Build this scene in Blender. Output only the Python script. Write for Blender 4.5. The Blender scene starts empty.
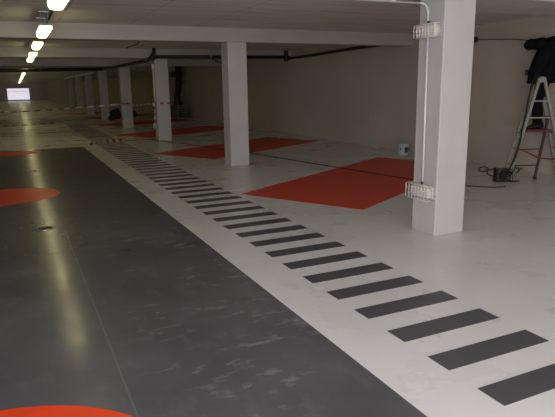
import bpy, bmesh, math, random
from mathutils import Vector, Matrix
random.seed(7)
S = bpy.context.scene
COL = S.collection
R = math.radians

# ------------------------------------------------------------------ materials
def nt(name):
    m = bpy.data.materials.new(name); m.use_nodes = True
    n = m.node_tree.nodes; l = m.node_tree.links
    return m, n, l, n['Principled BSDF']

def mat(name, col, rough=0.6, metal=0.0, var=0.0, scale=4.0, bump=0.0, stretch=(1, 1, 1), spec=0.5, rvar=0.0):
    m, n, l, b = nt(name)
    b.inputs['Base Color'].default_value = (*col, 1)
    b.inputs['Roughness'].default_value = rough
    b.inputs['Metallic'].default_value = metal
    b.inputs['Specular IOR Level'].default_value = spec
    if var or bump or rvar:
        tc = n.new('ShaderNodeTexCoord'); mp = n.new('ShaderNodeMapping'); mp.inputs['Scale'].default_value = stretch
        nz = n.new('ShaderNodeTexNoise'); nz.inputs['Scale'].default_value = scale; nz.inputs['Detail'].default_value = 6
        l.new(tc.outputs['Object'], mp.inputs['Vector']); l.new(mp.outputs[0], nz.inputs['Vector'])
        if var:
            cr = n.new('ShaderNodeValToRGB')
            cr.color_ramp.elements[0].position = .3; cr.color_ramp.elements[1].position = .7
            cr.color_ramp.elements[0].color = (*[c*(1-var) for c in col], 1)
            cr.color_ramp.elements[1].color = (*[min(1, c*(1+var)) for c in col], 1)
            l.new(nz.outputs['Fac'], cr.inputs[0]); l.new(cr.outputs[0], b.inputs['Base Color'])
        if rvar:
            mr = n.new('ShaderNodeMapRange')
            mr.inputs['To Min'].default_value = rough - rvar; mr.inputs['To Max'].default_value = rough + rvar
            mr.inputs['From Min'].default_value = .3; mr.inputs['From Max'].default_value = .7
            l.new(nz.outputs['Fac'], mr.inputs['Value']); l.new(mr.outputs[0], b.inputs['Roughness'])
        if bump:
            bp = n.new('ShaderNodeBump'); bp.inputs['Strength'].default_value = bump; bp.inputs['Distance'].default_value = .02
            l.new(nz.outputs['Fac'], bp.inputs['Height']); l.new(bp.outputs[0], b.inputs['Normal'])
    return m

def emit(name, col, strength):
    m, n, l, b = nt(name)
    b.inputs['Base Color'].default_value = (*col, 1)
    b.inputs['Emission Color'].default_value = (*col, 1)
    b.inputs['Emission Strength'].default_value = strength
    b.inputs['Roughness'].default_value = .4
    return m

def mix(n, l, fac, a, b):
    x = n.new('ShaderNodeMix'); x.data_type = 'RGBA'
    for v, s in ((fac, 'Factor'), (a, 'A'), (b, 'B')):
        idx = {'Factor': 0, 'A': 6, 'B': 7}[s]
        if isinstance(v, (int, float)): x.inputs[idx].default_value = v
        elif isinstance(v, tuple): x.inputs[idx].default_value = (*v, 1)
        else: l.new(v, x.inputs[idx])
    return x.outputs[2]

def ramp(n, l, v, p0, p1, c0=0.0, c1=1.0):
    mr = n.new('ShaderNodeMapRange')
    mr.inputs['From Min'].default_value = p0; mr.inputs['From Max'].default_value = p1
    mr.inputs['To Min'].default_value = c0; mr.inputs['To Max'].default_value = c1
    l.new(v, mr.inputs['Value']); return mr.outputs[0]

def noise(n, l, vec, scale, detail=6, stretch=(1, 1, 1), rough=.55):
    mp = n.new('ShaderNodeMapping'); mp.inputs['Scale'].default_value = stretch; l.new(vec, mp.inputs['Vector'])
    z = n.new('ShaderNodeTexNoise'); z.inputs['Scale'].default_value = scale; z.inputs['Detail'].default_value = detail
    z.inputs['Roughness'].default_value = rough
    l.new(mp.outputs[0], z.inputs['Vector']); return z.outputs['Fac']

def mth(n, l, op, a, b=None):
    x = n.new('ShaderNodeMath'); x.operation = op
    for i, v in enumerate((a, b)):
        if v is None: continue
        if isinstance(v, (int, float)): x.inputs[i].default_value = v
        else: l.new(v, x.inputs[i])
    return x.outputs[0]

def floor_light():
    m, n, l, b = nt('resin_floor_light')
    tc = n.new('ShaderNodeTexCoord'); v = tc.outputs['Object']
    a = noise(n, l, v, 1.1, 7); c = noise(n, l, v, 5, 6, (1, .35, 1)); d = noise(n, l, v, 40, 3)
    col = mix(n, l, ramp(n, l, a, .35, .68), (.755, .75, .735), (.83, .825, .81))
    col = mix(n, l, ramp(n, l, c, .50, .85, 0, .25), col, (.65, .635, .60))
    col = mix(n, l, ramp(n, l, d, .66, .80, 0, .12), col, (.57, .55, .52))
    # casting joints of the slab: a grid 5.9 m by 3.05 m
    sx = n.new('ShaderNodeSeparateXYZ'); l.new(v, sx.inputs[0])
    fy = mth(n, l, 'ABSOLUTE', mth(n, l, 'SUBTRACT', mth(n, l, 'FRACT', mth(n, l, 'DIVIDE', mth(n, l, 'ADD', sx.outputs['Y'], 1.58), 3.1)), .5))
    jy = mth(n, l, 'GREATER_THAN', fy, .4965)
    jx = mth(n, l, 'LESS_THAN', mth(n, l, 'ABSOLUTE', mth(n, l, 'SUBTRACT', sx.outputs['X'], 4.07)), .009)
    col = mix(n, l, mth(n, l, 'MULTIPLY', mth(n, l, 'MAXIMUM', jx, jy), .45), col, (.90, .89, .87))
    l.new(col, b.inputs['Base Color'])
    l.new(ramp(n, l, a, .3, .7, .25, .32), b.inputs['Roughness'])
    b.inputs['Specular IOR Level'].default_value = .28
    bp = n.new('ShaderNodeBump'); bp.inputs['Strength'].default_value = .05; bp.inputs['Distance'].default_value = .01
    l.new(noise(n, l, v, 9, 4), bp.inputs['Height']); l.new(bp.outputs[0], b.inputs['Normal'])
    return m

def floor_dark(name='resin_floor_dark', base=(.098, .096, .104), scuffs=True):
    m, n, l, b = nt(name)
    tc = n.new('ShaderNodeTexCoord'); v = tc.outputs['Object']
    a = noise(n, l, v, .9, 7); c = noise(n, l, v, 6, 6, (1, .5, 1))
    hi = tuple(x*1.35 for x in base); lo = tuple(x*.85 for x in base)
    col = mix(n, l, ramp(n, l, a, .33, .7), lo, hi)
    col = mix(n, l, ramp(n, l, c, .55, .75, 0, .35), col, tuple(x*1.9 for x in base))
    if scuffs:
        # pale dried scuff marks, gathered in patches near the walkway
        sx = n.new('ShaderNodeSeparateXYZ'); l.new(v, sx.inputs[0])
        big = ramp(n, l, noise(n, l, v, 1.5, 2), .44, .58)
        fine = ramp(n, l, noise(n, l, v, 7.0, 5, (.75, 1.5, 1), .62), .55, .64)
        k = mth(n, l, 'MULTIPLY', big, fine)
        win = mth(n, l, 'MULTIPLY', ramp(n, l, sx.outputs['X'], .45, .85), ramp(n, l, sx.outputs['Y'], 7.5, 5.5))
        k = mth(n, l, 'MULTIPLY', mth(n, l, 'MULTIPLY', k, win), .5)
        col = mix(n, l, k, col, (.30, .30, .31))
        # fine pale casting joint that runs along the lane
        jx = mth(n, l, 'ABSOLUTE', mth(n, l, 'SUBTRACT', sx.outputs['X'], .40))
        col = mix(n, l, ramp(n, l, jx, .007, .003, 0, .22), col, (.30, .30, .30))
    l.new(col, b.inputs['Base Color'])
    l.new(ramp(n, l, c, .3, .7, *((.15, .24) if scuffs else (.40, .50))), b.inputs['Roughness'])
    b.inputs['Specular IOR Level'].default_value = .5
    return m

def ceiling_mat():
    m, n, l, b = nt('precast_ceiling')
    tc = n.new('ShaderNodeTexCoord'); v = tc.outputs['Object']
    sx = n.new('ShaderNodeSeparateXYZ'); l.new(v, sx.inputs[0])
    a = noise(n, l, v, 1.6, 6, (.6, 3.5, 1)); c = noise(n, l, v, 6, 4, (.12, 2.4, 1))
    col = mix(n, l, ramp(n, l, a, .3, .7), (.77, .755, .74), (.87, .855, .84))
    col = mix(n, l, ramp(n, l, c, .42, .62, 0, .8), col, (.64, .625, .61))
    f = mth(n, l, 'ABSOLUTE', mth(n, l, 'SUBTRACT', mth(n, l, 'FRACT', mth(n, l, 'DIVIDE', mth(n, l, 'ADD', sx.outputs['X'], .35), 1.2)), .5))
    col = mix(n, l, mth(n, l, 'MULTIPLY', mth(n, l, 'GREATER_THAN', f, .492), .45), col, (.25, .24, .24))
    l.new(col, b.inputs['Base Color']); b.inputs['Roughness'].default_value = .85
    bp = n.new('ShaderNodeBump'); bp.inputs['Strength'].default_value = .3; bp.inputs['Distance'].default_value = .01
    l.new(c, bp.inputs['Height']); l.new(bp.outputs[0], b.inputs['Normal'])
    return m

def wall_mat():
    m, n, l, b = nt('bare_concrete_wall')
    tc = n.new('ShaderNodeTexCoord'); v = tc.outputs['Object']
    sx = n.new('ShaderNodeSeparateXYZ'); l.new(v, sx.inputs[0])
    a = noise(n, l, v, .8, 6); c = noise(n, l, v, 7, 5)
    col = mix(n, l, ramp(n, l, a, .3, .7), (.54, .495, .43), (.62, .565, .495))
    col = mix(n, l, ramp(n, l, c, .6, .8, 0, .3), col, (.44, .395, .335))
    f = mth(n, l, 'ABSOLUTE', mth(n, l, 'SUBTRACT', mth(n, l, 'FRACT', mth(n, l, 'DIVIDE', sx.outputs['Y'], 3.05)), .5))
    col = mix(n, l, mth(n, l, 'MULTIPLY', mth(n, l, 'GREATER_THAN', f, .4965), .25), col, (.33, .30, .26))
    l.new(col, b.inputs['Base Color']); b.inputs['Roughness'].default_value = .8
    return m

M = {}
M['floor'] = floor_light()
M['lane'] = floor_dark()
M['stripe'] = floor_dark('stripe_paint_dark', (.085, .083, .093), False)
M['orange'] = mat('orange_floor_paint', (.85, .060, .010), .36, var=.10, scale=3, rvar=.05, spec=.3)
M['red'] = mat('red_orange_floor_paint', (.72, .085, .045), .45, var=.10, scale=2.5, rvar=.05, spec=.25)
M['ceil'] = ceiling_mat(); M['wall'] = wall_mat()
M['paint'] = mat('white_masonry_paint', (.58, .555, .555), .6, var=.05, scale=2.2, bump=.08)
M['beam'] = mat('painted_beam_concrete', (.50, .485, .475), .75, var=.06, scale=2, stretch=(.5, 3, 3), bump=.12)
M['tube'] = emit('lamp_diffuser', (1, .885, .43), 4.3)
M['housing'] = mat('lamp_housing', (.42, .43, .43), .45, var=.05)
M['steel'] = mat('zinc_steel', (.55, .55, .56), .38, .8)
M['black'] = mat('black_pipe', (.018, .018, .019), .45, var=.1)
M['iron'] = mat('dark_iron', (.03, .028, .027), .5, .3)
M['pvc'] = mat('white_conduit', (.78, .77, .77), .35)
M['lampglass'] = mat('frosted_lamp_body', (.72, .66, .60), .25, var=.06, scale=25)
M['wire'] = mat('white_coated_wire', (.82, .78, .75), .25, .15)
M['tape_w'] = mat('tape_white', (.62, .59, .55), .4)
M['tape_r'] = mat('tape_red', (.30, .035, .025), .4)
M['alu'] = mat('ladder_aluminium', (.40, .385, .34), .5, .25, var=.1, scale=12)
M['dleg'] = mat('ladder_dark_leg', (.085, .045, .042), .6, var=.1)
M['plank'] = mat('dark_red_wood', (.15, .035, .030), .6, var=.2, scale=6, stretch=(1, 8, 8))
M['cloth'] = mat('black_work_cloth', (.008, .008, .009), .9, var=.2, scale=20, bump=.2, spec=.15)
M['skin'] = mat('skin', (.32, .18, .12), .55)
M['hair'] = mat('dark_knit_hat', (.009, .009, .010), .95, bump=.3, scale=80, spec=.1)
M['rubber'] = mat('black_rubber', (.012, .012, .012), .6)
M['redcord'] = mat('red_cord', (.28, .03, .025), .5)
M['cord'] = mat('dark_brown_cord', (.10, .045, .040), .55)
M['bucket'] = mat('white_bucket_plastic', (.62, .64, .66), .35)
M['blue'] = mat('dark_blue_print', (.03, .05, .16), .4)
M['inner'] = mat('bucket_inside', (.10, .10, .10), .7)
M['drain'] = mat('drain_metal', (.05, .05, .05), .3, .7)
M['ring'] = mat('drain_ring', (.55, .52, .45), .22, .8)
M['bag'] = mat('white_bag', (.42, .40, .35), .6, var=.1)
M['board'] = mat('grey_board', (.20, .19, .17), .7, var=.15)
M['sack'] = mat('dark_sack', (.06, .06, .052), .8, var=.3, scale=5, bump=.3)
M['daylight'] = emit('daylit_opening', (.93, .88, 1.0), .72)
M['frame'] = mat('opening_frame', (.05, .06, .045), .6)

# ------------------------------------------------------------------ mesh helpers
def box(bm, x0, y0, z0, x1, y1, z1, bev=0.0, mi=0):
    g = bmesh.ops.create_cube(bm, size=1)
    vs = g['verts']
    bmesh.ops.scale(bm, vec=(x1-x0, y1-y0, z1-z0), verts=vs)
    bmesh.ops.translate(bm, vec=((x0+x1)/2, (y0+y1)/2, (z0+z1)/2), verts=vs)
    fs = {f for v in vs for f in v.link_faces}
    for f in fs: f.material_index = mi
    if bev:
        es = list({e for v in vs for e in v.link_edges})
        bmesh.ops.bevel(bm, geom=es, offset=bev, segments=2, affect='EDGES', profile=.5)
    return vs

def cyl(bm, p0, p1, r0, r1=None, seg=14, mi=0):
    p0 = Vector(p0); p1 = Vector(p1); r1 = r0 if r1 is None else r1
    d = p1 - p0
    g = bmesh.ops.create_cone(bm, cap_ends=True, segments=seg, radius1=r0, radius2=r1, depth=d.length)
    M4 = Matrix.Translation((p0+p1)/2) @ d.to_track_quat('Z', 'Y').to_matrix().to_4x4()
    bmesh.ops.transform(bm, matrix=M4, verts=g['verts'])
    for f in {f for v in g['verts'] for f in v.link_faces}: f.material_index = mi
    return g['verts']

def bar(bm, p0, p1, w, h):
    """square-section bar from p0 to p1"""
    p0 = Vector(p0); p1 = Vector(p1); d = p1-p0
    g = bmesh.ops.create_cube(bm, size=1)
    bmesh.ops.scale(bm, vec=(w, h, d.length), verts=g['verts'])
    M4 = Matrix.Translation((p0+p1)/2) @ d.to_track_quat('Z', 'Y').to_matrix().to_4x4()
    bmesh.ops.transform(bm, matrix=M4, verts=g['verts'])
    return g['verts']

def smooth_path(pts, n=8):
    P = [Vector(p) for p in pts]
    if len(P) < 3: return P
    out = []
    for i in range(len(P)-1):
        a = P[max(i-1, 0)]; b = P[i]; c = P[i+1]; d = P[min(i+2, len(P)-1)]
        for k in range(n):
            t = k/n
            out.append(.5*((2*b)+(c-a)*t+(2*a-5*b+4*c-d)*t*t+(3*b-a-3*c+d)*t**3))
    out.append(P[-1]); return out

def tube(bm, pts, r, seg=8, smooth=True, n=8, mi=0):
    P = smooth_path(pts, n) if smooth else [Vector(p) for p in pts]
    rings = []
    up = None
    for i, p in enumerate(P):
        t = (P[min(i+1, len(P)-1)] - P[max(i-1, 0)]).normalized()
        if up is None: up = t.orthogonal().normalized()
        up = (up - t*up.dot(t)).normalized(); s = t.cross(up)
        rings.append([bm.verts.new(p + r*(math.cos(2*math.pi*k/seg)*up + math.sin(2*math.pi*k/seg)*s)) for k in range(seg)])
    for a, b in zip(rings, rings[1:]):
        for k in range(seg):
            f = bm.faces.new((a[k], a[(k+1) % seg], b[(k+1) % seg], b[k])); f.material_index = mi; f.smooth = True
    bm.faces.new(rings[0][::-1]).material_index = mi; bm.faces.new(rings[-1]).material_index = mi

def prism(bm, poly, z0, z1, mi=0):
    lo = [bm.verts.new((x, y, z0)) for x, y in poly]; hi = [bm.verts.new((x, y, z1)) for x, y in poly]
    n = len(poly)
    fs = [bm.faces.new(hi), bm.faces.new(lo[::-1])]
    for i in range(n): fs.append(bm.faces.new((lo[i], lo[(i+1) % n], hi[(i+1) % n], hi[i])))
    for f in fs: f.material_index = mi

def lathe(bm, prof, seg=24, mi=0, c=(0, 0)):
    rings = [[bm.verts.new((c[0]+r*math.cos(2*math.pi*k/seg), c[1]+r*math.sin(2*math.pi*k/seg), z)) for k in range(seg)] for r, z in prof]
    for a, b in zip(rings, rings[1:]):
        for k in range(seg):
            f = bm.faces.new((a[k], a[(k+1) % seg], b[(k+1) % seg], b[k])); f.material_index = mi; f.smooth = True
    bm.faces.new(rings[0][::-1]).material_index = mi; bm.faces.new(rings[-1]).material_index = mi

def loft(bm, rings, cap=True):
    rr = [[bm.verts.new(p) for p in ring] for ring in rings]
    n = len(rr[0])
    for a, b in zip(rr, rr[1:]):
        for k in range(n):
            f = bm.faces.new((a[k], a[(k+1) % n], b[(k+1) % n], b[k])); f.smooth = True
    if cap: bm.faces.new(rr[0][::-1]); bm.faces.new(rr[-1])

def obj(name, bm, mats, parent=None, loc=None, rz=0.0, smooth=None):
    bmesh.ops.recalc_face_normals(bm, faces=bm.faces[:])
    me = bpy.data.meshes.new(name); bm.to_mesh(me); bm.free()
    for m in (mats if isinstance(mats, (list, tuple)) else [mats]): me.materials.append(m)
    if smooth:
        for p in me.polygons: p.use_smooth = True
    o = bpy.data.objects.new(name, me); COL.objects.link(o)
    if parent is not None: o.parent = parent
    if loc is not None: o.location = loc
    o.rotation_euler.z = rz
    return o

def tag(o, label=None, cat=None, group=None, kind=None):
    if label: o['label'] = label
    if cat: o['category'] = cat
    if group: o['group'] = group
    if kind: o['kind'] = kind
    return o

def thing(name, loc, label, cat, group=None, rz=0.0):
    o = bpy.data.objects.new(name, None); COL.objects.link(o); o.location = loc; o.rotation_euler.z = rz
    o.empty_display_size = .2
    return tag(o, label, cat, group)

def copy_tree(o, parent=None):
    c = o.copy(); COL.objects.link(c)
    if parent is not None: c.parent = parent
    for ch in list(o.children): copy_tree(ch, c)
    return c

ORD1 = ['', 'first', 'second', 'third', 'fourth', 'fifth', 'sixth', 'seventh', 'eighth', 'ninth', 'tenth', 'eleventh', 'twelfth',
        'thirteenth', 'fourteenth', 'fifteenth', 'sixteenth', 'seventeenth', 'eighteenth', 'nineteenth']
TENS = {2: ('twentieth', 'twenty'), 3: ('thirtieth', 'thirty'), 4: ('fortieth', 'forty'), 5: ('fiftieth', 'fifty'), 6: ('sixtieth', 'sixty'), 7: ('seventieth', 'seventy')}
def ordinal(n):
    if n < 20: return ORD1[n]
    t, u = divmod(n, 10)
    return TENS[t][0] if u == 0 else TENS[t][1] + '-' + ORD1[u]

# ------------------------------------------------------------------ the hall
XW, XL, YN, YF, ZC, ZB = 8.42, -7.5, -3.0, 88.0, 2.70, 2.44
XD = 1.68                                                   # right edge of the dark lane
bm = bmesh.new()
def quad(bm, pts, mi):
    f = bm.faces.new([bm.verts.new(p) for p in pts]); f.material_index = mi
quad(bm, [(XL, YN, 0), (XD, YN, 0), (XD, 16.3, 0), (XL, 16.3, 0)], 1)
quad(bm, [(XD, YN, 0), (XW, YN, 0), (XW, 16.3, 0), (XD, 16.3, 0)], 0)
quad(bm, [(XL, 16.3, 0), (XD, 16.3, 0), (XW, 16.3, 0), (XW, YF, 0), (XL, YF, 0)], 0)
bmesh.ops.remove_doubles(bm, verts=bm.verts[:], dist=1e-4)
tag(obj('floor', bm, [M['floor'], M['lane']]), kind='structure')
bm = bmesh.new(); box(bm, XL, YN, ZC, XW, YF, ZC+.2); tag(obj('ceiling', bm, M['ceil']), kind='structure')
bm = bmesh.new(); box(bm, XW, YN, -.05, XW+.2, YF, ZC+.2); tag(obj('wall_right', bm, M['wall']), kind='structure')
bm = bmesh.new(); box(bm, XL-.2, YN, -.05, XL, YF, ZC+.2); tag(obj('wall_left', bm, M['wall']), kind='structure')
# far end wall with the daylit exit opening
ox0, ox1, oz0, oz1 = -.5, 2.5, .16, 1.80
bm = bmesh.new()
box(bm, XL-.2, YF, -.05, ox0, YF+.2, ZC+.2); box(bm, ox1, YF, -.05, XW+.2, YF+.2, ZC+.2)
box(bm, ox0, YF, oz1, ox1, YF+.2, ZC+.2); box(bm, ox0, YF, -.05, ox1, YF+.2, oz0)
tag(obj('wall_back', bm, M['wall']), kind='structure')
bm = bmesh.new(); box(bm, ox0, YF+.10, oz0, ox1, YF+.14, oz1)
w = tag(obj('window_1', bm, M['daylight']), kind='structure')
bm = bmesh.new()
for x in (ox0+.04, ox1-.04): box(bm, x-.04, YF+.02, oz0, x+.04, YF+.10, oz1)
box(bm, ox0, YF+.02, oz1-.08, ox1, YF+.10, oz1); box(bm, ox0, YF+.03, 1.28, ox1, YF+.10, 1.32)
obj('window_frame', bm, M['housing'], w)

# pillars and beams
PIL = [(3.92, 4.42), (3.915, 10.50), (3.915, 16.68), (3.985, 22.95), (4.13, 29.9), (4.18, 36.0), (4.25, 42.4), (4.30, 48.8),
       (4.34, 55.0), (4.36, 61.0), (4.38, 67.0), (4.40, 73.0), (4.40, 79.0)]
PW, PD = .40, .38
PLAB = ['big white painted pillar nearest the camera, carrying two caged wall lamps',
        'bare white pillar standing second in the row, beside the dark striped walkway',
        'white pillar with red and white tape bunched down its left edge',
        'white pillar fourth in the row, crossed by barrier tape, left of the tape-bunched one',
        'dim pillar fifth in the row with dark sacks heaped behind its foot',
        'dim far pillar sixth in the row under the near end of the pale ceiling tray']
def pillar_bm():
    bm = bmesh.new(); box(bm, 0, 0, 0, PW, PD, ZB, .012); return bm
p0 = None
for i, (x, y) in enumerate(PIL):
    if p0 is None: p0 = o = obj('concrete_pillar', pillar_bm(), M['paint'])
    else: o = p0.copy(); COL.objects.link(o)
    o.location = (x, y, 0)
    tag(o, PLAB[i] if i < len(PLAB) else f'dark distant pillar, {ordinal(i+1)} in the row counted from the nearest', 'pillar', 'pillars along the parking bays')
    bm = bmesh.new(); box(bm, XL, y, ZB, XW, y+PD, ZC, .006)
    tag(obj(f'trim_{i+1}', bm, M['beam']), kind='structure')
# low ledge behind the nearest beam on the wall side
bm = bmesh.new(); box(bm, 4.32, 4.80, 2.455, XW, 5.45, ZC, .004); tag(obj('trim_14', bm, M['beam']), kind='structure')

# ------------------------------------------------------------------ painted floor markings
T = .002
ST_X0, ST_X1, ST_Y, ST_P, ST_W = 2.087, 2.903, 1.778, .3987, .1834
def stripe_bm():
    bm = bmesh.new(); prism(bm, [(0, 0), (ST_X1-ST_X0, 0), (ST_X1-ST_X0, ST_W), (0, ST_W)], 0, T); return bm
s0 = None
NS = 66
for i in range(-1, NS-1):
    if s0 is None: s0 = o = obj('walkway_stripe', stripe_bm(), M['stripe'])
    else: o = s0.copy(); COL.objects.link(o)
    o.location = (ST_X0, ST_Y + i*ST_P, 0)
    lab = {-1: 'sliver of a dark stripe in the bottom right corner of the photo',
           0: 'dark grey walkway stripe cut by the right edge near the bottom corner',
           1: 'dark walkway stripe with pale scuffs, just behind the one cut by the right edge',
           NS-2: 'farthest dark stripe of the long walkway beside the pillars'}.get(i, f'dark grey stripe of the long pale walkway, {ordinal(i+2)} from the nearest')
    tag(o, lab, 'floor marking', 'dark stripes of the long walkway')
c0 = None
for i, (x, y) in enumerate([(-.80, 27.75), (-.43, 27.77), (-.04, 27.9), (.37, 28.0), (.80, 28.3), (1.18, 28.3), (1.58, 28.6)]):
    if c0 is None:
        bm = bmesh.new(); prism(bm, [(-.11, -.62), (.11, -.62), (.11, .62), (-.11, .62)], 0, T); c0 = o = obj('crossing_mark', bm, M['stripe'])
    else: o = c0.copy(); COL.objects.link(o)
    o.location = (x+.05, y, 0)
    tag(o, f'small dark dash of the distant crossing over the lane, {ordinal(i+1)} from the left', 'floor marking', 'dashes of the distant crossing')
# slanted red parking bays
def bay(dy): return [(2.98, 7.66+dy), (3.98, 5.85+dy), (7.98, 8.12+dy), (7.26, 10.12+dy)]
BL = ['slanted red parking bay between the two nearest pillars, lying in front of the paint bucket',
      'slanted red parking bay passing behind the second pillar',
      'dim red parking bay behind the tape-bunched third pillar',
      'dim red parking bay behind the fourth pillar', 'faint red parking bay by the fifth pillar', 'faint red parking bay by the sixth pillar']
for i in range(6):
    bm = bmesh.new(); prism(bm, bay([0, 5.92, 12.1, 18.3, 24.9, 31][i]), 0, T)
    tag(obj('parking_bay_marking', bm, M['red']), BL[i], 'floor marking', 'slanted red parking bays')
# orange discs down the lane
for (x, y, rx, ry), lab in zip([(-.345, 2.0, .90, .90), (-.40, 9.26, .95, .74), (-.35, 15.6, .95, .52)],
                     ['bright orange round marking on the dark lane, cut by the bottom edge of the photo',
                      'orange round marking half-way along the dark lane, at the left edge',
                      'thin far orange round marking at the far end of the dark lane']):
    bm = bmesh.new(); prism(bm, [(rx*math.cos(k*math.pi/48), ry*math.sin(k*math.pi/48)) for k in range(96)], 0, T)
    tag(obj('round_lane_marking', bm, M['orange'], loc=(x, y, 0)), lab, 'floor marking', 'orange discs along the lane')
# small floor drains
for (x, y), lab in zip([(.20, 6.83), (.227, 11.95), (.336, 15.75)],
                       ['small round floor drain on the dark lane in front of the half-way orange disc',
                        'small round floor drain beyond the half-way orange disc', 'small round floor drain on the far orange disc']):
    t = thing('floor_drain', (x, y, 0), lab, 'drain', 'drains along the lane')
    bm = bmesh.new(); lathe(bm, [(.10, 0), (.10, .006), (.075, .008), (.075, .004)], 24); obj('rim', bm, M['ring'], t)
    bm = bmesh.new(); lathe(bm, [(.074, .001), (.074, .0065), (.01, .0075)], 24); obj('grate', bm, M['drain'], t)

# ------------------------------------------------------------------ row of hanging tube lamps
LL, LW, LZ = 1.32, .16, 2.405
def lamp_proto():
    t = thing('tube_lamp', (0, 0, LZ), '', 'lamp', 'tube lamps along the lane')
    bm = bmesh.new(); box(bm, -LW/2-.01, -.01, .085, LW/2+.01, LL+.01, .106, .008); obj('housing', bm, M['housing'], t)
    bm = bmesh.new()
    prof = [(-LW/2, .085), (-LW/2*.98, .03), (-LW/2*.78, .006), (-LW/2*.4, 0), (LW/2*.4, 0), (LW/2*.78, .006), (LW/2*.98, .03), (LW/2, .085)]
    loft(bm, [[(x, y, z) for x, z in prof] for y in (.015, LL-.015)]); obj('diffuser', bm, M['tube'], t)
    for y in (0, LL-.02):
        bm = bmesh.new(); box(bm, -LW/2-.006, y-.006 if y == 0 else y+.012, .072, LW/2+.006, y+.010 if y == 0 else y+.028, .088, .003); obj('end_cap', bm, M['housing'], t)
    for y in (.25, LL-.25):
        bm = bmesh.new(); cyl(bm, (-.045, y, .09), (-.045, y, ZC-LZ), .005, seg=8); cyl(bm, (.045, y, .09), (.045, y, ZC-LZ), .005, seg=8)
        box(bm, -.07, y-.02, ZC-LZ-.012, .07, y+.02, ZC-LZ); obj('hanger', bm, M['steel'], t)
    return t
lp = None
k = 0
ys = [5.20, 8.82, 11.85, 15.15, 17.9]
for (_, a), (_, b) in zip(PIL[4:], PIL[5:]+[(0, 85.4)]): ys += [a+PD+.9, a+PD+4.0]
ys.pop(5)
for i, y in enumerate(ys):
    if lp is None: lp = o = lamp_proto()
    else: o = copy_tree(lp)
    o.location = (.535 + .0088*(y-6), y, LZ)
    tag(o, {0: 'brightest hanging tube lamp, cut by the top edge of the photo'}.get(i, f'glowing tube lamp hung over the lane, {ordinal(i+1)} counting away from the camera'), 'lamp', 'tube lamps along the lane')
for k, y in enumerate([18.75, 24.4, 26.1]):       # unseen lamps added between the beams to brighten the far floor
    t = thing('hidden_fill_lamp', (.535+.0088*(y-6), y, 2.60), '', 'lamp', 'tube lamps along the lane')
    for ch in lp.children:
        if ch.name.startswith('hanger'): continue
        c = ch.copy(); COL.objects.link(c); c.parent = t
    tag(t, 'added hidden fill lamp on the ceiling ' + ['behind the third beam', 'just behind the fourth beam', 'between the fourth beam and the black pipe end'][k])
# feed conduit on the ceiling over the lamps
bm = bmesh.new()
for a, b in zip([YN+3]+[p[1]+PD for p in PIL], [p[1] for p in PIL]+[YF]):
    cyl(bm, (.64+.0092*(a-6), a, ZC-.015), (.64+.0092*(b-6), b, ZC-.015), .013, seg=8)
tag(obj('feed_conduit', bm, M['iron']), 'thin dark conduit on the ceiling above the row of tube lamps', 'conduit')

# ------------------------------------------------------------------ black drain pipe under the beams
t = thing('drain_pipe', (3.78, 16.4, 2.45), 'black drain pipe hung under the beams, crossing the hall with bends', 'pipe')
def seg(name, pts, r=.055, smooth=False, m='black'):
    bm = bmesh.new(); tube(bm, [Vector(p)-Vector((3.78, 16.4, 2.45)) for p in pts], r, 14, smooth); return obj(name, bm, M[m], t)
seg('cross_run', [(3.78, 16.4, 2.45), (8.10, 16.4, 2.475)], .05)
seg('side_run', [(3.78, 16.4, 2.45), (3.76, 16.9, 2.375), (3.70, 23.2, 2.375), (3.60, 24.6, 2.375)], .055)
seg('lane_run', [(3.60, 24.6, 2.375), (-.3, 24.9, 2.33), (-7.4, 25.3, 2.30)], .07)
seg('riser', [(3.86, 16.40, 2.45), (3.86, 16.40, 2.70)], .05)
bm = bmesh.new(); cyl(bm, (.08-.08, .0, -.075), (.08, 0, .09), .075); obj('branch_fitting', bm, M['black'], t)
for x in (5.55,):
    bm = bmesh.new(); cyl(bm, (x-3.78-.02, 0, .012), (x-3.78+.02, 0, .012), .066); obj('pipe_clamp', bm, M['steel'], t)
for x, y in ((1.2, 24.72), (-3, 25.0)):
    bm = bmesh.new(); cyl(bm, (x-3.78, y-16.4, -.10), (x-3.78, y-16.4, ZC-2.45), .008, seg=8); obj('hanger', bm, M['steel'], t)
t = thing('wall_pipe', (8.25, 16.4, 2.44), 'dark pipe running high along the right wall towards the camera', 'pipe')
bm = bmesh.new(); tube(bm, [(0, 0, .0), (0, -1.5, .02), (0, -3.6, .07), (0, -5.53, .09)], .04, 12, False); obj('pipe_run', bm, M['black'], t)
bm = bmesh.new(); cyl(bm, (-.15, 0, -.1), (-.15, 0, .24), .07); cyl(bm, (-.15, 0, .04), (0, 0, .0), .06); obj('riser', bm, M['black'], t)
for y in (-2.5, -5.1):
    bm = bmesh.new(); cyl(bm, (0, y, .05), (.17, y, .05), .012, seg=8); obj('bracket', bm, M['iron'], t)
bm = bmesh.new(); cyl(bm, (8.27, 8.56, 2.42), (8.42, 8.56, 2.42), .055); cyl(bm, (8.24, 8.56, 2.42), (8.28, 8.56, 2.42), .066)
tag(obj('pipe_stub', bm, M['black']), 'short black pipe stub high on the wall, just right of the nearest pillar', 'pipe')
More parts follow.
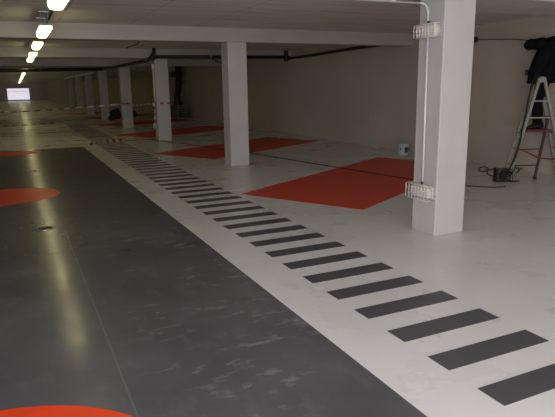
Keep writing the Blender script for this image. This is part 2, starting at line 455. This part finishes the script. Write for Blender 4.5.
# loop of cable hung on the pipe beside the second pillar
bm = bmesh.new(); tube(bm, [(5.6, 16.33, 2.40), (5.8, 16.3, 2.30), (6.15, 16.3, 2.26), (6.45, 16.3, 2.31), (6.55, 16.33, 2.42)], .018, 8)
tag(obj('hanging_cable', bm, M['rubber']), 'black cable loop drooping from the drain pipe left of the second pillar', 'cable')
bm = bmesh.new(); tube(bm, [(2.52, 12.0, ZC), (2.51, 12, 2.50), (2.28, 12, 2.41), (2.26, 12, 2.38)], .012, 8)
tag(obj('ceiling_hook', bm, M['iron']), 'thin bent dark rod poking down from the ceiling left of the black pipe', 'rod')

# pale cable tray on the far pillars
bm = bmesh.new(); box(bm, 3.83, 29.7, 2.33, 3.93, 46, 2.36); box(bm, 3.83, 29.7, 2.33, 3.84, 46, 2.40); box(bm, 3.92, 29.7, 2.33, 3.93, 46, 2.40)
for y in (31.2, 34.5, 38, 41): box(bm, 3.875, y, 2.36, 3.885, y+.03, ZC-.002)
tag(obj('cable_tray', bm, M['pvc']), 'pale cable tray running under the ceiling beside the far pillars', 'cable tray')

# ------------------------------------------------------------------ caged wall lamps and conduit on the nearest pillar
def caged_lamp(loc, label, tilt=0.0, wy=.19, h=.066, d=.115, full=False):
    """mounted on a face looking to -X; local x = 0 is the face"""
    t = thing('caged_wall_lamp', loc, label, 'lamp', 'caged lamps on the nearest pillar')
    bm = bmesh.new(); box(bm, -.022, -wy*.86, -h*.82, 0, wy*.86, h*.82, .008); obj('back_plate', bm, M['lampglass'], t)
    bm = bmesh.new(); box(bm, -d*(.93 if full else .74), -wy*(.96 if full else .82), -h*(.94 if full else .72), -.02, wy*(.96 if full else .82), h*(.94 if full else .72), .02); obj('lamp_body', bm, M['lampglass'], t)
    bm = bmesh.new(); r = .0048
    nx = 8
    for k in range(nx):
        y = -wy + 2*wy*k/(nx-1)
        tube(bm, [(0, y, h), (-d, y, h), (-d, y, -h), (0, y, -h)], r, 6, False)
    for z in (-h, -h*.33, h*.33, h):
        tube(bm, [(0, -wy, z), (-d, -wy, z), (-d, wy, z), (0, wy, z)], r, 6, False)
    for x in (-.045,):
        tube(bm, [(x, -wy, h), (x, wy, h)], r, 6, False); tube(bm, [(x, -wy, -h), (x, wy, -h)], r, 6, False)
    obj('wire_guard', bm, M['wire'], t)
    bm = bmesh.new(); cyl(bm, (-.035, .0, h*.8), (-.035, 0, h*.8+.045), .014, seg=10); obj('cable_gland', bm, M['rubber'], t)
    return t
caged_lamp((3.92, 4.61, .462), 'white wire-caged lamp low on the nearest pillar, level with the red bay', wy=.178, h=.078, d=.105)
caged_lamp((3.92, 4.615, 2.115), 'caged lamp high on the nearest pillar, just under the conduit bend', wy=.155, h=.062, d=.09, full=True)
bm = bmesh.new()
tube(bm, [(-6.5, 4.70, 2.39), (3.83, 4.70, 2.39)], .011, 10, False)
tube(bm, [(3.83, 4.70, 2.39), (3.872, 4.695, 2.385), (3.892, 4.67, 2.36), (3.895, 4.645, 2.31), (3.893, 4.635, 2.25)], .011, 10)
tube(bm, [(3.893, 4.635, 2.25), (3.893, 4.635, 2.17)], .011, 10, False)
tube(bm, [(3.893, 4.625, 2.06), (3.893, 4.610, .56)], .011, 10, False)
for x in range(-6, 4): box(bm, x+.5-.02, 4.685, 2.39, x+.5+.02, 4.715, ZB+.001)
tag(obj('wall_conduit', bm, M['pvc']), 'thin white conduit bending off the beam and running down the nearest pillar', 'conduit')

# ------------------------------------------------------------------ red and white tape
def tape(name, pts, h, piece, label, group, flat=False, n=10, twist=0.0):
    P = smooth_path(pts, n); bm = bmesh.new()
    # resample by arc length
    L = [0]
    for a, b in zip(P, P[1:]): L.append(L[-1]+(b-a).length)
    N = max(2, int(L[-1]/piece)); step = L[-1]/N
    Q = []; j = 0
    for i in range(N+1):
        s = min(i*step, L[-1])
        while j < len(L)-2 and L[j+1] < s: j += 1
        Q.append(P[j].lerp(P[j+1], (s-L[j])/max(1e-9, L[j+1]-L[j])))
    th = .0015
    for i in range(N):
        a, b = Q[i], Q[i+1]; t = (b-a).normalized()
        side = t.cross(Vector((0, 0, 1)))
        if side.length < .05: side = Vector((1, 0, 0))
        side.normalize()
        ang = twist*i
        up = side if flat else Vector((0, 0, 1))*math.cos(ang)+side*math.sin(ang)
        if abs(t.z) > .7 and not flat: up = Vector((math.cos(ang), math.sin(ang), 0))
        nn = t.cross(up).normalized()
        vs = []
        for p in (a, b):
            for su in (-.5, .5):
                for sn in (-.5, .5): vs.append(bm.verts.new(p+up*h*su+nn*th*sn))
        for f in ((0, 1, 3, 2), (4, 6, 7, 5), (0, 4, 5, 1), (2, 3, 7, 6), (0, 2, 6, 4), (1, 5, 7, 3)):
            bm.faces.new([vs[q] for q in f]).material_index = i % 2
    return tag(obj(name, bm, [M['tape_w'], M['tape_r']]), label, 'barrier tape', group)
tape('barrier_tape', [(-7.4, 24.4, .95), (-3, 24.2, .76), (-.45, 24, .745), (.6, 23.9, .765), (1.7, 23.5, .82), (3.0, 23.1, .90), (3.975, 22.93, .96)], .055, .22,
     'red and white tape strung across the lane from the left to the fourth pillar', 'strung tapes')
tape('barrier_tape', [(3.97, 22.93, .96), (4.39, 22.93, .975)], .075, .11, 'short red and white tape wrapped over the front of the fourth pillar', 'strung tapes')
tape('barrier_tape', [(3.965, 22.90, .975), (3.92, 20, .99), (3.885, 17.0, 1.12), (3.885, 16.66, 1.125)], .05, .3, 'red and white tape strung from the fourth pillar to the tape-bunched pillar', 'strung tapes')
tape('barrier_tape', [(3.91, 16.665, 1.125), (4.32, 16.665, 1.13)], .06, .1, 'red and white tape wrapped over the front of the tape-bunched pillar', 'strung tapes')
tape('barrier_tape', [(1.80, 16.45, .045), (2.4, 17.0, .05), (3.02, 17.36, .045)], .09, .11, 'red and white tape lying on the floor across the walkway near the dark lane corner', 'strung tapes', twist=.35)
tape('barrier_tape', [(3.84, 16.72, 1.14), (3.83, 16.70, 1.0), (3.85, 16.72, .86), (3.83, 16.70, .72), (3.84, 16.72, .56)], .075, .09, 'crumpled red and white tape bunched down the left edge of the third pillar', 'strung tapes', twist=.5)
bm = bmesh.new(); tube(bm, [(3.02, 17.36, .02), (3.5, 17.3, .012), (3.95, 17.2, .012)], .012, 8)
tag(obj('tape_end', bm, M['redcord']), 'thin twisted tape end trailing on the floor to the third pillar foot', 'tape')
bm = bmesh.new(); lathe(bm, [(.02, -.10), (.055, -.085), (.068, -.02), (.058, .05), (.02, .09), (.01, .12)], 14)
tag(obj('white_bag', bm, M['bag'], loc=(3.845, 16.78, .46), smooth=True), 'small white bag hanging below the tape on the third pillar left edge', 'bag')
bm = bmesh.new(); box(bm, -.06, -.05, -.07, 0, .05, .07, .008)
t = obj('junction_box', bm, M['pvc'], loc=(3.915, 16.80, 2.20)); tag(t, 'small white junction box high on the left side of the third pillar', 'junction box')
bm = bmesh.new(); cyl(bm, (-.02, 0, -.07), (-.02, 0, -1.0), .01, seg=8); obj('conduit', bm, M['pvc'], t)

# ------------------------------------------------------------------ things along the right wall
t = thing('drainpipe_stack', (8.10, 29.5, .66), 'black vertical stack of pipes on the far right wall beside the third pillar', 'pipe')
bm = bmesh.new(); tube(bm, [(0, .2, .0), (0, .2, .55), (-.02, -.1, .75), (-.02, -.2, 1.2), (-.02, -.35, 1.55), (0, -.2, 1.97)], .17, 12); obj('main_pipe', bm, M['black'], t)
bm = bmesh.new(); cyl(bm, (-.02, -.6, 1.5), (-.02, .9, 1.6), .14); obj('branch_pipe', bm, M['black'], t)
bm = bmesh.new(); cyl(bm, (0, .2, -.02), (0, .2, .16), .24); obj('collar', bm, M['black'], t)
bm = bmesh.new(); cyl(bm, (0, -.2, 1.1), (0, -.2, 1.2), .20); obj('collar', bm, M['black'], t)
t = thing('board_stack', (7.9, 28.9, 0), 'dim stack of grey boards on the floor under the black pipe stack', 'boards')
for k in range(5):
    bm = bmesh.new(); box(bm, -.35, -.9+.03*k, .13*k, .30, .9-.05*k, .13*k+.07, .006); box(bm, -.30, -.8, .13*k+.07, -.2, .8, .13*k+.13); obj('board', bm, M['board'], t)
rs = random.Random(3)
for i, (x, y, sx, sz, lab) in enumerate([(4.95, 30.6, .30, .48, 'tall dark sack standing behind the fifth pillar, nearest its right side'),
                                          (5.80, 31.1, .36, .36, 'low dark sack leaning beside the tall one behind the fifth pillar'),
                                          (4.45, 28.9, .17, .22, 'small dark sack at the foot of the fifth pillar')]):
    bm = bmesh.new(); bmesh.ops.create_icosphere(bm, subdivisions=3, radius=1)
    for v in bm.verts:
        f = 1+.10*math.sin(5*v.co.x+i)*math.cos(4*v.co.y+2*i)+.06*math.sin(9*v.co.z+i)
        z = max(-.8, v.co.z)
        v.co = Vector((v.co.x*sx*f, v.co.y*sx*f, (z+.8)*sz/1.8*1.8/1.0*.56*f))
    lo = min(v.co.z for v in bm.verts)
    for v in bm.verts: v.co.z -= lo
    tag(obj('dark_sack', bm, M['sack'], loc=(x, y, 0), smooth=True), lab, 'sack', 'dark sacks by the fifth pillar')

# paint bucket
t = thing('paint_bucket', (8.04, 10.24, 0), 'white paint bucket with a dark blue label standing by the right wall', 'bucket')
bm = bmesh.new(); lathe(bm, [(.118, 0), (.125, .01), (.138, .225), (.146, .23), (.146, .25), (.134, .25), (.128, .12), (.115, .02), (.01, .02)], 28); obj('body', bm, [M['bucket']], t)
bm = bmesh.new(); lathe(bm, [(.127, .17), (.127, .18), (.01, .182)], 24); obj('paint_inside', bm, M['inner'], t)
def patch(bm, a0, a1, z0, z1):
    n = 8; g = []
    for k in range(n+1):
        a = a0+(a1-a0)*k/n
        g.append([bm.verts.new((math.cos(a)*(r0+.0015), math.sin(a)*(r0+.0015), z)) for z, r0 in ((z0, .126+.013*(z0-.01)/.19), (z1, .126+.013*(z1-.01)/.19))])
    for a, b in zip(g, g[1:]): bm.faces.new((a[0], b[0], b[1], a[1]))
bm = bmesh.new(); patch(bm, R(-113), R(-78), .05, .175); obj('label_print', bm, M['blue'], t)
bm = bmesh.new(); patch(bm, R(-70), R(-48), .09, .17); obj('label_print', bm, M['blue'], t)
bm = bmesh.new(); patch(bm, R(-160), R(-148), .12, .17); obj('label_print', bm, M['blue'], t)
bm = bmesh.new(); tube(bm, [(.146*math.cos(a), .146*math.sin(a)+0, .20-.09*math.sin((a+math.pi)/math.pi*math.pi)) for a in [(-math.pi)+k*math.pi/10 for k in range(11)]], .004, 6); obj('handle', bm, M['steel'], t)

# long cable on the floor
bm = bmesh.new(); tube(bm, [(3.7, 17.5, .010), (4.5, 14.8, .010), (5.02, 12.7, .010), (5.5, 10, .010), (5.95, 7.6, .010), (6.2, 6.7, .010), (6.42, 6.36, .010), (6.62, 6.15, .010), (6.80, 6.12, .010)], .010, 8)
tag(obj('floor_cable', bm, M['cord']), 'long thin dark cable lying across the floor and the red bays to the reel', 'cable')

# ------------------------------------------------------------------ ladder, worker, reel: local frame, x = along the photo's right, y = away
LA = math.atan2(-.4285, .9034)
LO = Vector((7.34, 6.56, 0))
def lthing(name, label, cat, loc=(0, 0, 0), group=None):
    c, s = math.cos(LA), math.sin(LA)
    return thing(name, (LO.x+c*loc[0]-s*loc[1], LO.y+s*loc[0]+c*loc[1], loc[2]), label, cat, group, LA)
def lobj(name, bm, m, label, cat):
    return tag(obj(name, bm, m, loc=LO, rz=LA), label, cat)

t = lthing('folding_ladder', 'pale aluminium folding ladder standing under the worker by the right wall', 'ladder')
def rail(p0, p1, m='alu', w=.042, h=.042):
    bm = bmesh.new(); bar(bm, p0, p1, w, h); return obj('rail', bm, M[m], t)
WB = .22
rail((0, 0, 0), (.395, .02, 1.66)); rail((0, WB, 0), (.395, WB-.05, 1.62))
rail((.93, 0, 0), (.462, .02, 1.66)); rail((.93, WB, 0), (.462, WB-.05, 1.62))
for z in (.25, .51, .77, 1.03, 1.29):
    f = z/1.66
    bm = bmesh.new(); cyl(bm, (.395*f, .0, z), (.395*f, WB-.03*f, z), .015, seg=10); obj('rung', bm, M['alu'], t)
    bm = bmesh.new(); cyl(bm, (.93-.468*f, 0, z), (.93-.468*f, WB-.03*f, z), .015, seg=10); obj('rung', bm, M['alu'], t)
for z, x0, x1 in ((1.288, .31, .56), (1.02, .25, .64)):
    bm = bmesh.new(); bar(bm, (x0, .01, z), (x1, .01, z), .028, .022); obj('spreader_bar', bm, M['alu'], t)
for z, x0, x1 in ((.505, .12, .53), (.237, .055, .50)):
    bm = bmesh.new(); bar(bm, (x0, .01, z), (x1, .05, z), .022, .018); obj('spreader_bar', bm, M['dleg'], t)
bm = bmesh.new(); bar(bm, (.605, .06, 1.0), (.468, .06, .0), .036, .034); o = obj('support_leg', bm, M['dleg'], t); o['label'] = 'dark reddish support leg'
bm = bmesh.new(); cyl(bm, (.468, .06, 0), (.470, .06, .035), .032, seg=12); obj('rubber_foot', bm, M['rubber'], o)
bm = bmesh.new(); cyl(bm, (.428, -.01, 1.63), (.428, WB-.03, 1.63), .042, seg=16); box(bm, .375, -.015, 1.58, .48, .03, 1.66, .01); obj('hinge', bm, M['alu'], t)

bm = bmesh.new(); box(bm, .225, .0, .790, .66, .34, .828, .004)
lobj('red_plank', bm, M['plank'], 'dark red plank laid across the ladder under the worker feet', 'plank')
bm = bmesh.new(); tube(bm, [(.125, -.035, .525), (.25, -.05, .47), (.40, -.05, .395), (.54, -.05, .358), (.70, -.05, .348), (.93, -.045, .36)], .011, 8)
lobj('red_cord', bm, M['redcord'], 'red cord sagging between the legs of the ladder', 'cord')

bm = bmesh.new(); tube(bm, [(.40, .28, 2.20), (.20, .45, 2.28), (-.3, 1.0, 2.33), (-.76, 2.18, 2.42)], .007, 8)
lobj('strung_cable', bm, M['rubber'], 'thin dark cable strung high from the wall pipe stub to the worker', 'cable')
# the worker: a hunched figure in profile on the plank
t = lthing('person', 'person in black work clothes and hat hunched forward on the ladder plank', 'person', (.50, .22, .828))
OFF = Vector((.45, .11, .828))
def skin(name, pts, edges, m, parent, levels=2, root=0):
    me = bpy.data.meshes.new(name)
    me.from_pydata([Vector(p[:3])-OFF for p in pts], edges, [])
    o = bpy.data.objects.new(name, me); COL.objects.link(o); o.parent = parent
    sk = o.modifiers.new('skin', 'SKIN'); sk.use_smooth_shade = True
    for i, p in enumerate(pts):
        rr = p[3] if isinstance(p[3], tuple) else (p[3], p[3])
        me.skin_vertices[0].data[i].radius = rr
        me.skin_vertices[0].data[i].use_root = (i == root)
    sd = o.modifiers.new('sub', 'SUBSURF'); sd.levels = levels; sd.render_levels = levels
    me.materials.append(m); return o
B = [(.47, .11, 1.60, .155),      # 0 pelvis
     (.50, .11, 1.80, .155),      # 1 waist
     (.55, .11, 2.02, .175),      # 2 chest
     (.53, .11, 2.16, .13),       # 3 upper chest
     (.41, .11, 2.195, .062),     # 4 neck
     (.33, .11, 2.190, .062),     # 5 skull base
     (.27, .12, 2.19, .094),      # 6 head
     (.205, .13, 2.165, .078),    # 7 face
     (.42, .04, 1.48, .105), (.385, .035, 1.20, .082), (.40, .035, .95, .062), (.385, .035, .885, .050), (.31, .035, .872, .040),     # 8-12 near leg
     (.50, .19, 1.48, .105), (.50, .20, 1.20, .085), (.52, .20, .95, .065), (.50, .20, .885, .050), (.43, .20, .872, .040),         # 13-17 far leg
     (.56, -.03, 2.13, .070), (.53, -.07, 1.88, .056), (.44, -.05, 1.74, .044), (.37, -.03, 1.70, .036),                           # 18-21 near arm
     (.56, .25, 2.13, .070), (.50, .29, 1.88, .056), (.40, .25, 1.78, .044), (.34, .20, 1.76, .036)]                               # 22-25 far arm
E_ = [(0, 1), (1, 2), (2, 3), (3, 4), (4, 5), (5, 6), (6, 7), (0, 8), (8, 9), (9, 10), (10, 11), (11, 12), (0, 13), (13, 14), (14, 15), (15, 16), (16, 17),
      (3, 18), (18, 19), (19, 20), (20, 21), (3, 22), (22, 23), (23, 24), (24, 25)]
skin('body', B, E_, M['cloth'], t)
def ell(cx, cy, z, rx, ry, n=24, tilt=0.0):
    return [Vector((cx+rx*math.cos(2*math.pi*k/n), cy+ry*math.sin(2*math.pi*k/n), z+tilt*math.cos(2*math.pi*k/n)))-OFF for k in range(n)]
bm = bmesh.new()
loft(bm, [ell(.455, .11, 1.575, .205, .16), ell(.455, .11, 1.565, .222, .172), ell(.465, .11, 1.62, .222, .172), ell(.475, .11, 1.75, .225, .17), ell(.50, .11, 1.90, .215, .175),
          ell(.555, .11, 2.05, .21, .19), ell(.575, .11, 2.17, .19, .19, tilt=.02), ell(.575, .11, 2.25, .15, .20, tilt=.03), ell(.57, .11, 2.30, .08, .10, tilt=.02)])
obj('jacket', bm, M['cloth'], t)
bm = bmesh.new(); bmesh.ops.create_uvsphere(bm, u_segments=24, v_segments=16, radius=1)
for v in bm.verts:
    v.co = Vector((.245+.104*v.co.x, .12+.088*v.co.y, 2.185+.088*v.co.z+.015*v.co.x))-OFF
obj('knit_hat', bm, M['hair'], t, smooth=True)
bm = bmesh.new(); loft(bm, [[Vector((.30+.13*f, .11+.095*math.cos(a)*(1+.5*f), 2.185+.01*f+.085*math.sin(a)*(1+.2*f)))-OFF for a in [2*math.pi*k/20 for k in range(20)]] for f in (0, .5, 1)])
obj('collar', bm, M['cloth'], t)
# face and ear, turned to the wall
bm = bmesh.new(); bmesh.ops.create_uvsphere(bm, u_segments=20, v_segments=14, radius=1)
for v in bm.verts:
    v.co = Vector((.235+.055*v.co.x, .175+.050*v.co.y, 2.160+.070*v.co.z))-OFF
f_ = obj('face', bm, M['skin'], t, smooth=True)
bm = bmesh.new(); cyl(bm, Vector((.225, .215, 2.175))-OFF, Vector((.215, .250, 2.145))-OFF, .008, .014, 10); obj('nose', bm, M['skin'], f_)
for dx in (-.028, .02):
    bm = bmesh.new(); bmesh.ops.create_uvsphere(bm, u_segments=10, v_segments=8, radius=.009); bmesh.ops.translate(bm, vec=Vector((.232+dx, .217, 2.182))-OFF, verts=bm.verts); obj('eye', bm, M['rubber'], f_)
bm = bmesh.new(); bar(bm, Vector((.212, .215, 2.125))-OFF, Vector((.255, .215, 2.125))-OFF, .008, .010); obj('mouth', bm, M['redcord'], f_)
# gloved hands closed on the cord
def hand(h, s, nm):
    hx, hy, hz = h
    H = [(hx, hy, hz, .024), (hx-.045, hy, hz-.012, (.034, .020)), (hx-.085, hy, hz-.02, (.034, .017))]
    Ed = [(0, 1), (1, 2)]
    o = skin('glove', H, Ed, M['rubber'], t, 1)
    for k in range(4):
        zz = hz-.045+.022*k; ln = [.85, 1, 1.05, .95][k]
        skin('finger', [(hx-.06, hy, zz+.005, .0095), (hx-.085-.012*ln, hy-s*.010, zz, .0095), (hx-.095-.010*ln, hy-s*.035*ln, zz-.003, .009), (hx-.075, hy-s*.05*ln, zz-.004, .008)],
             [(0, 1), (1, 2), (2, 3)], M['rubber'], o, 1)
    skin('thumb', [(hx-.025, hy-s*.01, hz+.02, .011), (hx-.05, hy-s*.04, hz+.025, .010), (hx-.075, hy-s*.052, hz+.012, .009)], [(0, 1), (1, 2)], M['rubber'], o, 1)
hand((.375, -.03, 1.695), 1, 'near'); hand((.345, .20, 1.755), -1, 'far')
for y, x in ((.035, .33), (.20, .45)):
    bm = bmesh.new()
    prof = [(-.06, .045, .0), (-.02, .05, .05), (.04, .045, .075), (.10, .045, .10), (.155, .042, .11)]
    loft(bm, [[Vector((x-.02+dx, y+w*math.cos(a), .828+max(0, hh*.5+hh*.5*math.sin(a)) + (.004 if math.sin(a) < 0 else .0)))-OFF for a in [2*math.pi*k/16 for k in range(16)]] for dx, w, hh in [(-.055, .025, .03), (-.04, .042, .05), (.02, .045, .065), (.09, .045, .10), (.15, .042, .11), (.165, .03, .10)]])
    obj('boot', bm, M['rubber'], t)

bm = bmesh.new()
tube(bm, [(.33, -.01, 1.70), (.24, -.05, 1.56), (.19, -.06, 1.15), (.145, -.06, .86), (.125, -.06, .62), (.06, -.06, .36), (-.06, -.06, .12), (-.12, -.05, .06)], .011, 8)
tube(bm, [(.335, .0, 1.68), (.21, -.055, 1.35), (.15, -.055, .9), (.10, -.055, .55), (.02, -.055, .28), (-.06, -.055, .14)], .009, 8)
lobj('power_cord', bm, M['rubber'], 'black doubled cord running from the worker down the ladder to the reel', 'cord')

# cable reel on its stand
t = lthing('cable_reel', 'dark cable reel on a small stand by the foot of the ladder', 'cable reel', (-.13, -.14, 0))
bm = bmesh.new()
for y in (-.055, .055):
    tube(bm, [(-.13, y, .008), (-.13, y, .21), (.10, y, .21), (.13, y, .008), (-.13, y, .008)], .009, 8, False)
for x in (-.13, .13): tube(bm, [(x, -.055, .009), (x, .055, .009)], .009, 8, False)
box(bm, -.15, -.07, .0, -.115, .07, .225, .004)
obj('stand', bm, M['iron'], t)
for y in (-.045, .045):
    bm = bmesh.new(); tube(bm, [(.095*math.cos(a), y, .115+.095*math.sin(a)) for a in [2*math.pi*j/24 for j in range(25)]], .007, 6, False)
    for a in (0, math.pi/3, 2*math.pi/3): bar(bm, (-.095*math.cos(a), y, .115-.095*math.sin(a)), (.095*math.cos(a), y, .115+.095*math.sin(a)), .012, .008)
    obj('flange', bm, M['iron'], t)
bm = bmesh.new()
for k in range(7):
    rr = .066; y = -.036+.012*k
    tube(bm, [(rr*math.cos(a), y, .115+rr*math.sin(a)) for a in [2*math.pi*j/20 for j in range(21)]], .0075, 6, False)
cyl(bm, (0, -.04, .115), (0, .04, .115), .058, seg=20)
obj('wound_cable', bm, M['rubber'], t)
bm = bmesh.new(); tube(bm, [(0, -.05, .115), (0, -.075, .115), (.06, -.075, .17), (.06, -.12, .17)], .008, 8, False); cyl(bm, (.06, -.10, .17), (.06, -.15, .17), .014, seg=10); obj('crank_handle', bm, M['rubber'], t)
bm = bmesh.new(); tube(bm, [(-.12, .02, .20), (-.22, .02, .20), (-.34, .04, .165), (-.40, .06, .185), (-.36, .09, .225), (-.29, .08, .235), (-.24, .06, .20), (-.27, .02, .13), (-.18, -.01, .09), (-.09, 0, .08)], .010, 8); obj('loose_loop', bm, M['rubber'], t)
bm = bmesh.new(); tube(bm, [(.10, .03, .06), (.17, .05, .16), (.20, .06, .235), (.23, .08, .20), (.27, .08, .215), (.25, .06, .15), (.22, .04, .13), (.27, .02, .20), (.30, .02, .21)], .009, 8); obj('cable_end', bm, M['rubber'], t)
bm = bmesh.new(); tube(bm, [(.05, -.05, .012), (.16, -.05, .012), (.25, -.02, .012)], .010, 8); obj('trailing_lead', bm, M['rubber'], t)

# ------------------------------------------------------------------ light
def area(name, loc, rot, sx, sy, power, col):
    L = bpy.data.lights.new(name, 'AREA'); L.shape = 'RECTANGLE'; L.size = sx; L.size_y = sy; L.energy = power; L.color = col
    o = bpy.data.objects.new(name, L); COL.objects.link(o); o.location = loc; o.rotation_euler = rot; return o
# daylight from the wide entrance behind the camera, followed by two added fill lamps
area('entrance_daylight', (-2.5, -2.5, 1.6), (R(80), 0, R(-25)), 3, 1.6, 105, (1, .965, .88))
area('overhead_fill', (-2, -1, 2.6), (R(55), 0, R(-30)), 3, .9, 165, (.78, .88, 1.0))  # unseen cool lamp added overhead to brighten the near floor
area('low_fill', (1, -2.9, .7), (R(112), 0, 0), 5, 1.2, 195, (1, .935, .91))  # unseen upward lamp added low down to lift the ceiling
area('camera_flash', (0.02, -.1, 1.72), (R(77), 0, R(-25)), .10, .06, 11, (1, .95, .98))
w = bpy.data.worlds.new('World'); S.world = w; w.use_nodes = True
w.node_tree.nodes['Background'].inputs[0].default_value = (.9, .93, 1, 1); w.node_tree.nodes['Background'].inputs[1].default_value = .01

# ------------------------------------------------------------------ camera
cam = bpy.data.cameras.new('camera'); co = bpy.data.objects.new('camera', cam); COL.objects.link(co)
cam.sensor_width = 36; cam.lens = 551.03/555*36; cam.clip_start = .05; cam.clip_end = 300
r = Vector((0.90341352, -0.42850511, -0.01507934)); u = Vector((0.10682485, 0.19087951, 0.97578351)); f = Vector((0.41524988, 0.88314686, -0.21821812))
m = Matrix((r, u, -f)).transposed().to_4x4(); m.translation = Vector((0, 0, 1.6)); co.matrix_world = m
S.camera = co
S.view_settings.view_transform = 'Standard'; S.view_settings.look = 'None'; S.view_settings.gamma = 1
S.view_settings.use_curve_mapping = False
S.view_settings.exposure = 0.0
